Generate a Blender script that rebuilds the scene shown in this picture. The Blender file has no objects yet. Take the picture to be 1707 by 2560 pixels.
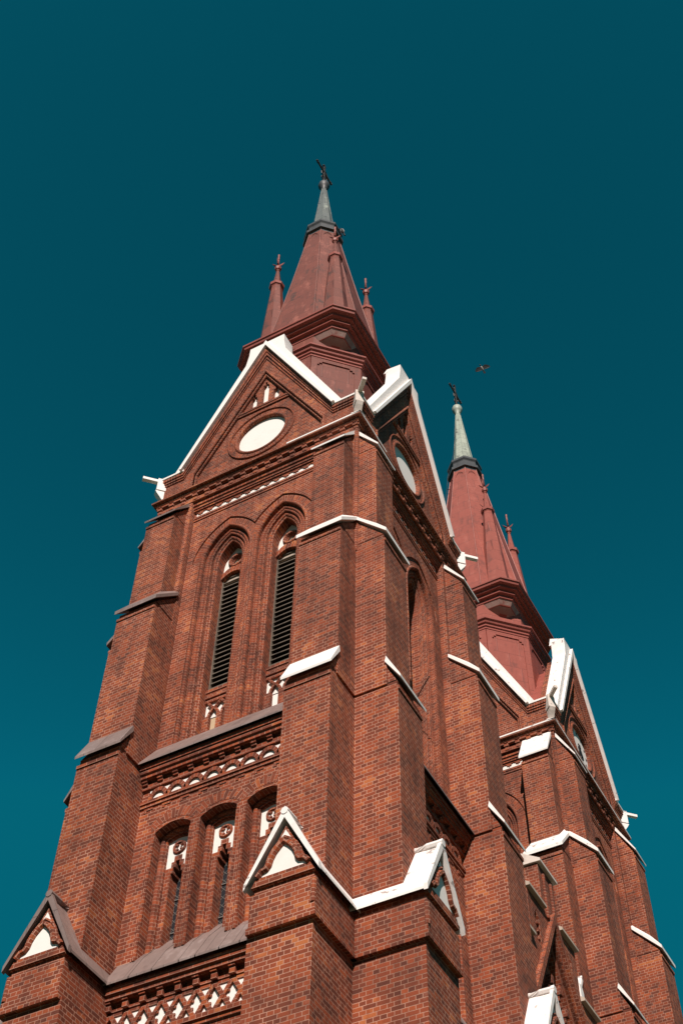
import bpy, bmesh, math, random
from mathutils import Vector, Matrix
from mathutils.geometry import tessellate_polygon
random.seed(7)
R = math.radians
SC = bpy.context.scene
COL = SC.collection

# ------------------------------------------------------------------ camera
cam = bpy.data.cameras.new("camera"); cam_o = bpy.data.objects.new("camera", cam); COL.objects.link(cam_o)
cam.sensor_fit = 'HORIZONTAL'; cam.sensor_width = 36.0
cam.lens = 3388.534 / 1707 * 36.0
cam.clip_start = 0.1; cam.clip_end = 5000
yaw, pitch, roll = 0.516, 0.920, 0.024
yaw, pitch, roll = 0.51597, 0.92021, 0.02372
dirv = Vector((-math.sin(yaw)*math.cos(pitch), math.cos(yaw)*math.cos(pitch), math.sin(pitch)))
rv = Vector((math.cos(yaw), math.sin(yaw), 0)); uv_ = rv.cross(dirv)
r2 = math.cos(roll)*rv + math.sin(roll)*uv_; u2 = -math.sin(roll)*rv + math.cos(roll)*uv_
M3 = Matrix((r2, u2, -dirv)).transposed()
cam_o.matrix_world = Matrix.Translation((16.231, -26.498, 0.092)) @ M3.to_4x4()
SC.camera = cam_o
CAM = Vector((16.231, -26.498, 0.092))

# ------------------------------------------------------------------ light
SUN_AZ, SUN_EL = R(24), R(39)          # azimuth measured from -Y towards +X
sdir = Vector((math.sin(SUN_AZ)*math.cos(SUN_EL), -math.cos(SUN_AZ)*math.cos(SUN_EL), math.sin(SUN_EL)))
w = bpy.data.worlds.new("World"); SC.world = w; w.use_nodes = True
nt = w.node_tree; nt.nodes.clear()
out = nt.nodes.new("ShaderNodeOutputWorld"); bg = nt.nodes.new("ShaderNodeBackground")
sky = nt.nodes.new("ShaderNodeTexSky"); sky.sky_type = 'NISHITA'; sky.sun_disc = False
sky.sun_elevation = SUN_EL; sky.sun_rotation = math.atan2(sdir.x, sdir.y)
sky.air_density = 0.6; sky.dust_density = 0.3; sky.ozone_density = 1.0
tint = nt.nodes.new("ShaderNodeMix"); tint.data_type = 'RGBA'; tint.blend_type = 'MULTIPLY'
tint.inputs[0].default_value = 1.0
tint.inputs[7].default_value = (0.04, 0.985, 0.335, 1)      # colour grade of the sky towards teal
gm = nt.nodes.new('ShaderNodeGamma'); gm.inputs[1].default_value = 2.2
cl = nt.nodes.new('ShaderNodeVectorMath'); cl.operation = 'MINIMUM'; cl.inputs[1].default_value = (0.45, 0.925, 1.783)   # no aureole: the clear sky only
nt.links.new(sky.outputs[0], cl.inputs[0]); nt.links.new(cl.outputs[0], gm.inputs[0]); nt.links.new(gm.outputs[0], tint.inputs[6]); nt.links.new(tint.outputs[2], bg.inputs[0])
bg.inputs[1].default_value = 0.13
nt.links.new(bg.outputs[0], out.inputs[0])
sl = bpy.data.lights.new("sun", 'SUN'); sl.energy = 5.0; sl.angle = R(0.5); sl.color = (1.0, 0.88, 0.80)
so = bpy.data.objects.new("sun", sl); COL.objects.link(so)
so.rotation_euler = sdir.to_track_quat('Z', 'Y').to_euler(); so.location = (30, -60, 80)
SC.view_settings.view_transform = 'Standard'; SC.view_settings.look = 'None'
SC.view_settings.exposure = 0.22; SC.view_settings.gamma = 1.0

# ------------------------------------------------------------------ mesh helper
class MB:
    def __init__(s): s.v = []; s.f = []; s.uv = []
    def face(s, pts, uvs=None):
        pts = [Vector(p) for p in pts]
        if uvs is None:
            n = Vector((0, 0, 0))
            for i in range(len(pts)):
                a, b = pts[i], pts[(i+1) % len(pts)]
                n += Vector(((a.y-b.y)*(a.z+b.z), (a.z-b.z)*(a.x+b.x), (a.x-b.x)*(a.y+b.y)))
            if n.length < 1e-9: return
            n.normalize()
            if abs(n.z) > 0.92: uvs = [(p.x, p.y) for p in pts]
            else:
                t = Vector((-n.y, n.x, 0)).normalized(); q = n.cross(t)
                if q.z < 0: q = -q
                k = 1.0/max(q.z, 0.3)
                uvs = [(p.dot(t), p.z*k if abs(n.z) < 0.3 else p.dot(q)) for p in pts]
        b = len(s.v); s.v += [tuple(p) for p in pts]
        s.f.append(list(range(b, b+len(pts)))); s.uv += list(uvs)
    def box(s, x0, x1, y0, y1, z0, z1):
        s.face([(x0,y0,z0),(x1,y0,z0),(x1,y0,z1),(x0,y0,z1)]); s.face([(x1,y1,z0),(x0,y1,z0),(x0,y1,z1),(x1,y1,z1)])
        s.face([(x0,y1,z0),(x0,y0,z0),(x0,y0,z1),(x0,y1,z1)]); s.face([(x1,y0,z0),(x1,y1,z0),(x1,y1,z1),(x1,y0,z1)])
        s.face([(x0,y0,z1),(x1,y0,z1),(x1,y1,z1),(x0,y1,z1)]); s.face([(x0,y1,z0),(x1,y1,z0),(x1,y0,z0),(x0,y0,z0)])
    def hexa(s, lo, hi):      # lo, hi: 4 points each, same winding
        s.face(lo[::-1]); s.face(hi)
        for i in range(4): s.face([lo[i], lo[(i+1)%4], hi[(i+1)%4], hi[i]])
    def plate(s, outer, holes, y, y1=None, sides=True):
        loops = [[Vector((p[0], p[1], 0)) for p in outer]] + [[Vector((p[0], p[1], 0)) for p in h] for h in holes]
        flat = [p for l in loops for p in l]
        for t in tessellate_polygon(loops):
            q = [flat[i] for i in t]
            s.face([(p.x, y, p.y) for p in q], [(p.x, p.y) for p in q])
            if y1 is not None and sides == 'both': s.face([(p.x, y1, p.y) for p in q][::-1], [(p.x, p.y) for p in q][::-1])
        if y1 is not None:
            for l in loops:
                L = 0
                for i in range(len(l)):
                    a, b = l[i], l[(i+1) % len(l)]; d = (b-a).length
                    vert = abs(b.y-a.y) > abs(b.x-a.x)
                    if vert: uv = [(y,a.y),(y,b.y),(y1,b.y),(y1,a.y)]
                    else: uv = [(y,L),(y,L+d),(y1,L+d),(y1,L)]
                    s.face([(a.x,y,a.y),(b.x,y,b.y),(b.x,y1,b.y),(a.x,y1,a.y)], uv); L += d
    def sweep(s, path, prof, clampx=None):
        acc = 0; prev = None
        for d, y in prof:
            P = [(x, z) for x, z in path(d)]
            if clampx: P = [(clampx(x), z) for x, z in P]
            if prev:
                Q, dq, yq = prev; L = math.hypot(d-dq, y-yq); v = 0
                for i in range(len(P)-1):
                    l = (math.hypot(P[i+1][0]-P[i][0], P[i+1][1]-P[i][1]) + math.hypot(Q[i+1][0]-Q[i][0], Q[i+1][1]-Q[i][1]))/2
                    if l > 1e-6:
                        s.face([(Q[i][0],yq,Q[i][1]),(Q[i+1][0],yq,Q[i+1][1]),(P[i+1][0],y,P[i+1][1]),(P[i][0],y,P[i][1])],
                               [(acc,v),(acc,v+l),(acc+L,v+l),(acc+L,v)])
                    v += l
                acc += L
            prev = (P, d, y)
    def octs(s, prof):        # list of (a, h, z): 8-gon (+-a,+-h),(+-h,+-a); regular octagon when a = h*tan(22.5)
        def ring(a, h, z): return [(a,-h,z),(h,-a,z),(h,a,z),(a,h,z),(-a,h,z),(-h,a,z),(-h,-a,z),(-a,-h,z)]
        V = 0
        for (a0,h0,z0),(a1,h1,z1) in zip(prof, prof[1:]):
            A, B = ring(a0,h0,z0), ring(a1,h1,z1); d = math.hypot(h1-h0, z1-z0)
            for i in range(8):
                j = (i+1) % 8
                w0 = (Vector(A[j])-Vector(A[i])).length; w1 = (Vector(B[j])-Vector(B[i])).length; c = i*3.0
                s.face([A[i],A[j],B[j],B[i]], [(c-w0/2,V),(c+w0/2,V),(c+w1/2,V+d),(c-w1/2,V+d)])
            V += d
    def rings(s, prof, n=8, cx=0, cy=0, ph=0.0):
        V = 0
        for (r0,z0),(r1,z1) in zip(prof, prof[1:]):
            d = math.hypot(r1-r0, z1-z0)
            for i in range(n):
                a, b = ph+2*math.pi*i/n, ph+2*math.pi*(i+1)/n
                ps = [(cx+r0*math.cos(a),cy+r0*math.sin(a),z0),(cx+r0*math.cos(b),cy+r0*math.sin(b),z0),
                      (cx+r1*math.cos(b),cy+r1*math.sin(b),z1),(cx+r1*math.cos(a),cy+r1*math.sin(a),z1)]
                if r0 < 1e-6: ps = ps[1:]
                elif r1 < 1e-6: ps = ps[:3]
                s.face(ps, [(i*.3+.1*k, V+d*(k > 1)) for k in range(len(ps))])
            V += d
    def tube(s, pts, r, n=6, taper=None):
        pts = [Vector(p) for p in pts]; prev = None; L = 0
        for i, p in enumerate(pts):
            t = (pts[min(i+1, len(pts)-1)] - pts[max(i-1, 0)]).normalized()
            a = t.cross(Vector((0, 1, 0)));
            if a.length < 1e-3: a = t.cross(Vector((1, 0, 0)))
            a.normalize(); b = t.cross(a)
            rr = r if taper is None else r*taper[i]
            ring = [p + rr*(math.cos(2*math.pi*k/n)*a + math.sin(2*math.pi*k/n)*b) for k in range(n)]
            if prev:
                l = (p-pts[i-1]).length
                for k in range(n):
                    m = (k+1) % n
                    s.face([prev[k],prev[m],ring[m],ring[k]], [(.05*k,L),(.05*k+.05,L),(.05*k+.05,L+l),(.05*k,L+l)])
                L += l
            else: s.face(ring[::-1])
            prev = ring
        s.face(prev)
    def build(s, name, mat, parent=None, smooth=False):
        me = bpy.data.meshes.new(name)
        me.from_pydata(s.v, [], s.f)
        ul = me.uv_layers.new(name="UVMap")
        ul.data.foreach_set("uv", [c for u in s.uv for c in u])
        bm = bmesh.new(); bm.from_mesh(me)
        bmesh.ops.remove_doubles(bm, verts=bm.verts, dist=1e-4)
        bmesh.ops.recalc_face_normals(bm, faces=bm.faces)
        bm.to_mesh(me); bm.free()
        if smooth:
            for p in me.polygons: p.use_smooth = True
        me.materials.append(mat)
        o = bpy.data.objects.new(name, me); COL.objects.link(o)
        if parent: o.parent = parent
        return o

def thing(name, label, cat, loc=(0,0,0), group=None):
    o = bpy.data.objects.new(name, None); COL.objects.link(o); o.location = loc
    o.empty_display_size = 0.5; o['label'] = label; o['category'] = cat
    if group: o['group'] = group
    return o

# ------------------------------------------------------------------ materials
class NT:
    def __init__(s, name, rough=0.8, spec=0.3, metal=0.0):
        s.m = bpy.data.materials.new(name); s.m.use_nodes = True; s.t = s.m.node_tree
        s.b = s.t.nodes["Principled BSDF"]; s.b.inputs["Roughness"].default_value = rough
        s.b.inputs["Specular IOR Level"].default_value = spec; s.b.inputs["Metallic"].default_value = metal
    def n(s, t): return s.t.nodes.new(t)
    def l(s, a, b): s.t.links.new(a, b)
    def mix(s, f, a, b, mode='MIX'):
        m = s.n("ShaderNodeMix"); m.data_type = 'RGBA'; m.blend_type = mode
        for v, i in ((f, 0), (a, 6), (b, 7)):
            if hasattr(v, 'links'): s.l(v, m.inputs[i])
            else: m.inputs[i].default_value = v if i == 0 else (*v, 1)
        return m.outputs[2]
    def ramp(s, fac, stops):
        r = s.n("ShaderNodeValToRGB"); e = r.color_ramp.elements
        while len(e) > 1: e.remove(e[-1])
        for k, (p, c) in enumerate(stops):
            x = e[0] if k == 0 else e.new(p)
            x.position = p; x.color = (*c, 1) if len(c) == 3 else c
        s.l(fac, r.inputs[0]); return r.outputs[0]
    def noise(s, vec, scale, detail=4, rough=0.55, dist=0):
        n = s.n("ShaderNodeTexNoise"); n.inputs["Scale"].default_value = scale; n.inputs["Detail"].default_value = detail
        n.inputs["Roughness"].default_value = rough; n.inputs["Distortion"].default_value = dist
        if vec is not None: s.l(vec, n.inputs["Vector"])
        return n.outputs[0]
    def mapping(s, vec, scale):
        m = s.n("ShaderNodeMapping"); m.inputs["Scale"].default_value = scale; s.l(vec, m.inputs[0]); return m.outputs[0]
    def math(s, op, a, b=None):
        m = s.n("ShaderNodeMath"); m.operation = op
        for i, v in enumerate((a, b)):
            if v is None: continue
            if hasattr(v, 'links'): s.l(v, m.inputs[i])
            else: m.inputs[i].default_value = v
        return m.outputs[0]
    def bump(s, h, strength=0.5, dist=0.02):
        b = s.n("ShaderNodeBump"); b.inputs["Strength"].default_value = strength; b.inputs["Distance"].default_value = dist
        s.l(h, b.inputs["Height"]); s.l(b.outputs[0], s.b.inputs["Normal"])
    def geo(s): return s.n("ShaderNodeNewGeometry").outputs["Position"]
    def obj(s): return s.n("ShaderNodeTexCoord").outputs["Object"]
    def uv(s): return s.n("ShaderNodeTexCoord").outputs["UV"]
    def base(s, c):
        if hasattr(c, 'links'): s.l(c, s.b.inputs["Base Color"])
        else: s.b.inputs["Base Color"].default_value = (*c, 1)

def mk_brick(name, gain=1.0, mortar=0.0095, dark=0.0):
    k = NT(name, rough=0.85, spec=0.25)
    uv = k.uv(); info = k.n("ShaderNodeObjectInfo")
    # every object starts its bond elsewhere, so copies do not repeat
    off = k.n("ShaderNodeCombineXYZ")
    k.l(k.math('MULTIPLY', k.math('FLOOR', k.math('MULTIPLY', info.outputs["Random"], 61.0)), 0.66), off.inputs[0])
    k.l(k.math('MULTIPLY', k.math('FLOOR', k.math('MULTIPLY', info.outputs["Random"], 37.0)), 0.222), off.inputs[1])
    va = k.n("ShaderNodeVectorMath"); va.operation = 'ADD'; k.l(uv, va.inputs[0]); k.l(off.outputs[0], va.inputs[1])
    wob = k.n("ShaderNodeVectorMath"); wob.operation = 'MULTIPLY_ADD'
    nz = k.n("ShaderNodeTexNoise"); nz.inputs["Scale"].default_value = 5.0; k.l(va.outputs[0], nz.inputs["Vector"])
    k.l(nz.outputs["Color"], wob.inputs[0]); wob.inputs[1].default_value = (0.022, 0.014, 0); k.l(va.outputs[0], wob.inputs[2])
    b = k.n("ShaderNodeTexBrick"); k.l(wob.outputs[0], b.inputs["Vector"])
    b.inputs["Color1"].default_value = (0,0,0,1); b.inputs["Color2"].default_value = (1,1,1,1); b.inputs["Mortar"].default_value = (0.5,0.5,0.5,1)
    b.inputs["Scale"].default_value = 1.0; b.inputs["Mortar Size"].default_value = mortar; b.inputs["Mortar Smooth"].default_value = 0.2
    b.inputs["Bias"].default_value = 0.0; b.inputs["Brick Width"].default_value = 0.33; b.inputs["Row Height"].default_value = 0.111
    b.offset = 0.5; b.offset_frequency = 2; b.squash = 0.5; b.squash_frequency = 2
    pos = k.geo()
    n1 = k.noise(pos, 0.55, 5, 0.6); n2 = k.noise(pos, 3.0, 4, 0.6); n3 = k.noise(va.outputs[0], 26, 3)
    t = k.math('ADD', k.math('MULTIPLY', k.math('ADD', b.outputs["Color"], .12), .8), k.math('MULTIPLY', k.math('SUBTRACT', n1, 0.5), 1.3))
    t = k.math('ADD', t, k.math('MULTIPLY', k.math('SUBTRACT', n2, 0.5), 0.5))
    g = gain
    c = k.ramp(t, [(0.0, (.115*g,.034*g,.021*g)), (0.25, (.17*g,.044*g,.023*g)), (0.5, (.235*g,.055*g,.025*g)), (0.75, (.30*g,.067*g,.027*g)),
                   (0.93, (.36*g,.088*g,.030*g)), (1.0, (.45*g,.14*g,.048*g))])
    c = k.mix(k.math('MULTIPLY', n3, 0.5), c, (0.55,0.5,0.5), 'MULTIPLY')
    mo = k.ramp(k.math('ADD', k.math('MULTIPLY', n1, 0.6), k.math('MULTIPLY', n2, 0.4)), [(0.30, (.17,.095,.07)), (0.46, (.33,.17,.12)), (0.60, (.52,.28,.20))])
    c = k.mix(b.outputs["Fac"], c, mo)
    # soot and rain streaks
    st = k.noise(k.mapping(pos, (1.6, 1.6, 0.16)), 1.0, 5, 0.65)
    c = k.mix(k.ramp(st, [(0.50, (0,0,0)), (0.72, (.75,.75,.75))]), c, (0.50,0.47,0.46), 'MULTIPLY')
    ef = k.ramp(k.noise(pos, 1.3, 6, 0.75), [(0.60, (0,0,0)), (0.78, (.55,.55,.55))])
    c = k.mix(k.math('MULTIPLY', ef, 0.45), c, (.50,.34,.28))
    k.base(c)
    h = k.math('ADD', k.math('MULTIPLY', k.math('SUBTRACT', 1.0, b.outputs["Fac"]), 1.0), k.math('MULTIPLY', n3, 0.35))
    h = k.math('ADD', h, k.math('MULTIPLY', b.outputs["Color"], 0.25))
    k.bump(h, 0.6, 0.014)
    return k.m

def mk_metal(name, c0, c1, c2, rough=0.55, sx=1.0, sz=0.8, spec=0.4, patch=0.5, seam=True):
    k = NT(name, rough=rough, spec=spec)
    pos = k.obj(); uv = k.uv()
    n1 = k.noise(k.mapping(pos, (1.4, 1.4, 0.5)), 1.0, 6, 0.65); n2 = k.noise(pos, 4.0, 5, 0.65)
    n3 = k.noise(k.mapping(pos, (5.0, 5.0, 0.7)), 1.0, 6, 0.7)
    t = k.math('ADD', k.math('ADD', k.math('MULTIPLY', n1, 0.45), k.math('MULTIPLY', n2, 0.25)), k.math('MULTIPLY', n3, 0.30))
    c = k.ramp(t, [(0.40, c1), (0.5-0.05*patch, c0), (0.53, c0), (0.62, c2)])
    if seam:
        b = k.n("ShaderNodeTexBrick"); k.l(uv, b.inputs["Vector"])
        b.inputs["Color1"].default_value = (0,0,0,1); b.inputs["Color2"].default_value = (1,1,1,1); b.inputs["Mortar"].default_value = (.5,.5,.5,1)
        b.inputs["Scale"].default_value = 1; b.inputs["Brick Width"].default_value = sx; b.inputs["Row Height"].default_value = sz
        b.inputs["Mortar Size"].default_value = 0.018; b.inputs["Mortar Smooth"].default_value = 0.4
        v = k.math('ADD', 0.84, k.math('MULTIPLY', b.outputs["Color"], 0.26))
        cc = k.n("ShaderNodeCombineColor")
        for i in range(3): k.l(v, cc.inputs[i])
        c = k.mix(patch, c, cc.outputs[0], 'MULTIPLY')
        c = k.mix(k.math('MULTIPLY', b.outputs["Fac"], 0.55), c, tuple(x*0.4 for x in c0))
        k.bump(k.math('ADD', b.outputs["Fac"], k.math('MULTIPLY', n2, 0.6)), 0.35, 0.02)
    else: k.bump(n2, 0.3, 0.02)
    k.base(c); return k.m

def mk_paint(name, c, dirt, amt, rough=0.6, peel=None):
    k = NT(name, rough=rough, spec=0.3)
    pos = k.geo()
    n1 = k.noise(pos, 1.8, 6, 0.7); n2 = k.noise(pos, 9, 4)
    f = k.ramp(n1, [(0.50, (0,0,0)), (0.72, (amt,amt,amt))])
    col = k.mix(f, c, dirt)
    if peel:
        pn = k.noise(k.mapping(pos, (1.6, 1.6, 1.6)), 1.6, 8, 0.7, 0.4)
        col = k.mix(k.ramp(pn, [(peel, (0,0,0)), (peel+0.02, (1,1,1))]), col, (.36,.31,.29))
    k.base(col); k.bump(n2, 0.25, 0.01); return k.m

BR = mk_brick("brick", gain=1.0); BRM = mk_brick("moulded_brick", gain=1.03, mortar=0.008)
RED = mk_metal("weathered_red_sheet", (.185,.050,.033), (.075,.034,.026), (.33,.11,.078), sx=1.1, sz=0.85, patch=0.75)
RED2 = mk_metal("red_sheet", (.30,.073,.051), (.19,.053,.039), (.37,.11,.08), sx=1.1, sz=0.85, patch=0.35)
REDP = mk_metal("red_moulding", (.27,.063,.045), (.18,.05,.038), (.34,.09,.068), seam=False)
GREYP = mk_metal("faded_red_sheet", (.34,.20,.17), (.26,.085,.066), (.42,.36,.33), sx=0.7, sz=0.6, patch=0.5)
COP = mk_metal("copper_patina", (.36,.40,.33), (.12,.115,.105), (.46,.48,.40), rough=0.5, sx=0.8, sz=0.55, patch=0.7)
COPD = mk_metal("dark_copper", (.13,.145,.14), (.05,.055,.06), (.30,.33,.28), rough=0.5, sx=0.8, sz=0.7, patch=0.9)
LEAD = mk_metal("dark_lead", (.055,.06,.065), (.03,.032,.036), (.10,.10,.10), seam=False)
IRON = mk_metal("rusty_iron", (.035,.028,.026), (.02,.017,.017), (.20,.13,.10), seam=False)
CAPM = mk_metal("brown_sheet", (.22,.16,.145), (.16,.115,.105), (.30,.23,.215), rough=0.45, sx=0.75, sz=5.0, patch=0.3)
WHITE = mk_paint("white_paint", (.83,.79,.76), (.60,.55,.51), 0.25)
WPEEL = mk_paint("flaking_white_paint", (.82,.78,.75), (.55,.49,.45), 0.5, peel=0.60)
WBAD = mk_paint("weathered_white_paint", (.66,.58,.52), (.35,.28,.24), 0.7, peel=0.64)
PLAS = mk_paint("white_plaster", (.80,.76,.72), (.66,.60,.54), 0.35, rough=0.85)
OCHRE = mk_paint("bare_render", (.50,.37,.24), (.33,.23,.14), 0.6, rough=0.9)
DARK = mk_paint("dark_opening_fill", (.012,.012,.014), (.02,.02,.02), 0.5, rough=0.9)  # near-black colour that paints the darkness inside openings
WOOD = mk_metal("grey_louvre_wood", (.13,.105,.08), (.07,.058,.048), (.19,.155,.125), rough=0.8, seam=False)
CONC = mk_paint("aged_concrete", (.46,.38,.31), (.24,.19,.15), 0.8, rough=0.9)
k = NT("dark_glass", rough=0.12, spec=0.6); k.base((.018,.024,.03)); GLASS = k.m
k = NT("lead_came", rough=0.6, spec=0.4); k.base((.16,.15,.14)); CAME = k.m
k = NT("crow_black", rough=0.6, spec=0.3); k.base((.004,.004,.005)); BLACK = k.m
k = NT("crow_grey", rough=0.9, spec=0.1); k.base(k.ramp(k.noise(k.obj(), 9), [(.35, (.26,.24,.23)), (.65, (.44,.42,.40))])); GREYF = k.m
k = NT("pigeon_grey", rough=0.8, spec=0.2); k.base(k.ramp(k.noise(k.obj(), 7), [(.35, (.05,.055,.065)), (.65, (.16,.17,.19))])); PIG = k.m
k = NT("dark_lawn", rough=0.9); k.base(k.ramp(k.noise(k.geo(), 0.8, 6), [(.3, (.035,.045,.02)), (.7, (.075,.085,.04))])); LAWN = k.m  # lawn, toned dark to cut the light bounced off the ground

# ------------------------------------------------------------------ dimensions from the photograph (metres)
T8 = math.tan(R(22.5))
W, YL, YU = 4.0, 3.97, 3.744           # corner half width, lower and upper wall planes
GZ = -1.6                              # ground
D = 16.855                             # distance between the towers

def arcpath(cx, a0, k, zs, z0, n=12):
    """pointed arch: half width a0 at spring height zs, centres k beyond the axis, jambs down to z0"""
    R0 = a0 + k
    def path(d, jamb=True, zmin=None):
        Rr = R0-d; amax = math.acos(min(1, k/Rr)); pts = []
        a_lo = 0.0 if zmin is None else math.asin((zmin-zs)/Rr)
        L = [(-(Rr*math.cos(a)-k), zs+Rr*math.sin(a)) for a in [a_lo+(amax-a_lo)*i/n for i in range(n+1)]]
        Rt = [(-x, z) for x, z in L[-2::-1]]
        pts = L + Rt
        if jamb: pts = [(-(a0-d), z0)] + [(-(a0-d), z0+(zs-z0)*i/4) for i in (1,2,3)] + pts + [((a0-d), z0+(zs-z0)*i/4) for i in (3,2,1,0)]
        return [(cx+x, z) for x, z in pts]
    return path

def segpath(cx, a0, zs, crown, z0, n=8):
    sag = crown-zs; R0 = (a0*a0+sag*sag)/(2*sag); cz = crown-R0
    def path(d, jamb=True):
        a = a0-d; Rr = R0-d; am = math.asin(min(1, a/Rr))
        top = [(Rr*math.sin(t), cz+Rr*math.cos(t)) for t in [-am+2*am*i/n for i in range(n+1)]]
        if jamb: top = [(-a, z0)] + top + [(a, z0)]
        return [(cx+x, z) for x, z in top]
    return path

def rollprof(d0, d1, y, bulge, n=5):
    return [(d0+(d1-d0)*(1-math.cos(math.pi*i/n))/2, y-bulge*math.sin(math.pi*i/n)) for i in range(n+1)]

BEL = [arcpath(c, 1.33, 0.84, 34.9, 26.35) for c in (-1.05, 1.05)]
LOWC = (-1.42, 0.0, 1.42)

# ---------------------------------------------------------------- face parts (outward is -Y, turned round the tower)
def turn(o, k): o.rotation_euler = (0, 0, k*math.pi/2); return o

def wall(tower, k, detailed):
    m = MB()
    holes = []
    if detailed:
        for c in LOWC: holes.append(segpath(c, .56, 23.4, 23.61, 19.2)(0.0))
    m.plate([(-W,GZ-.3),(W,GZ-.3),(W,25.75),(-W,25.75)], holes, -YL)
    # the set-back over the sill
    m.face([(-W,-YL,25.75),(W,-YL,25.75),(W,-3.6,25.75),(-W,-3.6,25.75)])
    hu = []
    if detailed:
        zc = 35.0; L = []
        pl = BEL[0](0.0, jamb=False, zmin=zc); pr = BEL[1](0.0, jamb=False, zmin=zc)
        L = [(-1.05-1.0, 26.0), (-1.05-1.0, zc)] + [p for p in pl if p[0] < -1e-4]
        # valley between the two hoods
        dz = math.sqrt(2.17**2-(1.05+0.84)**2); L.append((0.0, 34.9+dz))
        L += [p for p in pr if p[0] > 1e-4] + [(1.05+1.0, zc), (1.05+1.0, 26.0)]
        hu = [L]
    m.plate([(-2.58,25.7),(2.58,25.7),(2.58,38.9),(-2.58,38.9)], hu, -YU)
    if detailed:
        for l in hu:
            for a, b in zip(l, l[1:]): m.face([(a[0],-YU,a[1]),(b[0],-YU,b[1]),(b[0],-3.66,b[1]),(a[0],-3.66,a[1])])
        m.face([(-.06,-3.683,26.0),(.06,-3.683,26.0),(.06,-3.683,35.6),(-.06,-3.683,35.6)])
    for s in (-1, 1):
        x0, x1 = sorted((s*2.58, s*W))
        m.face([(x0,-W,25.7),(x1,-W,25.7),(x1,-W,38.9),(x0,-W,38.9)])
        m.face([(s*2.58,-W,25.7),(s*2.58,-YU,25.7),(s*2.58,-YU,38.9),(s*2.58,-W,38.9)])
    m.tube([(W-.02,-W+.02,z) for z in (31.8, 34, 36, 38.4)], 0.085, 8)
    return turn(m.build("wall", BR, tower), k)

def frustum(m, b, t, z0, z1, th):
    """hipped weathering: b, t = (x0,x1,yfront), back at y=-3.7"""
    yb = -3.7
    B0 = [(b[0],b[2],z0),(b[1],b[2],z0),(b[1],yb,z0),(b[0],yb,z0)]
    B1 = [(p[0],p[1],z0+th) for p in B0]
    Tt = [(t[0],t[2],z1),(t[1],t[2],z1),(t[1],yb,z1),(t[0],yb,z1)]
    m.face(B0[::-1])
    for A, B in ((B0, B1), (B1, Tt)):
        for i in (0, 1, 3): m.face([A[i],A[(i+1)%4],B[(i+1)%4],B[i]])
    m.face(Tt)

def slopeslab(m, x0, x1, ya, za, yb, zb, th):
    """tilted slab: drip edge at (ya, za), upper edge at (yb, zb)"""
    m.hexa([(x0,ya+.012,za),(x1,ya+.012,za),(x1,yb,zb),(x0,yb,zb)], [(x0,ya,za+th*.7),(x1,ya,za+th*.7),(x1,yb-th*.4,zb+th*1.7),(x0,yb-th*.4,zb+th*1.7)])

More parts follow.
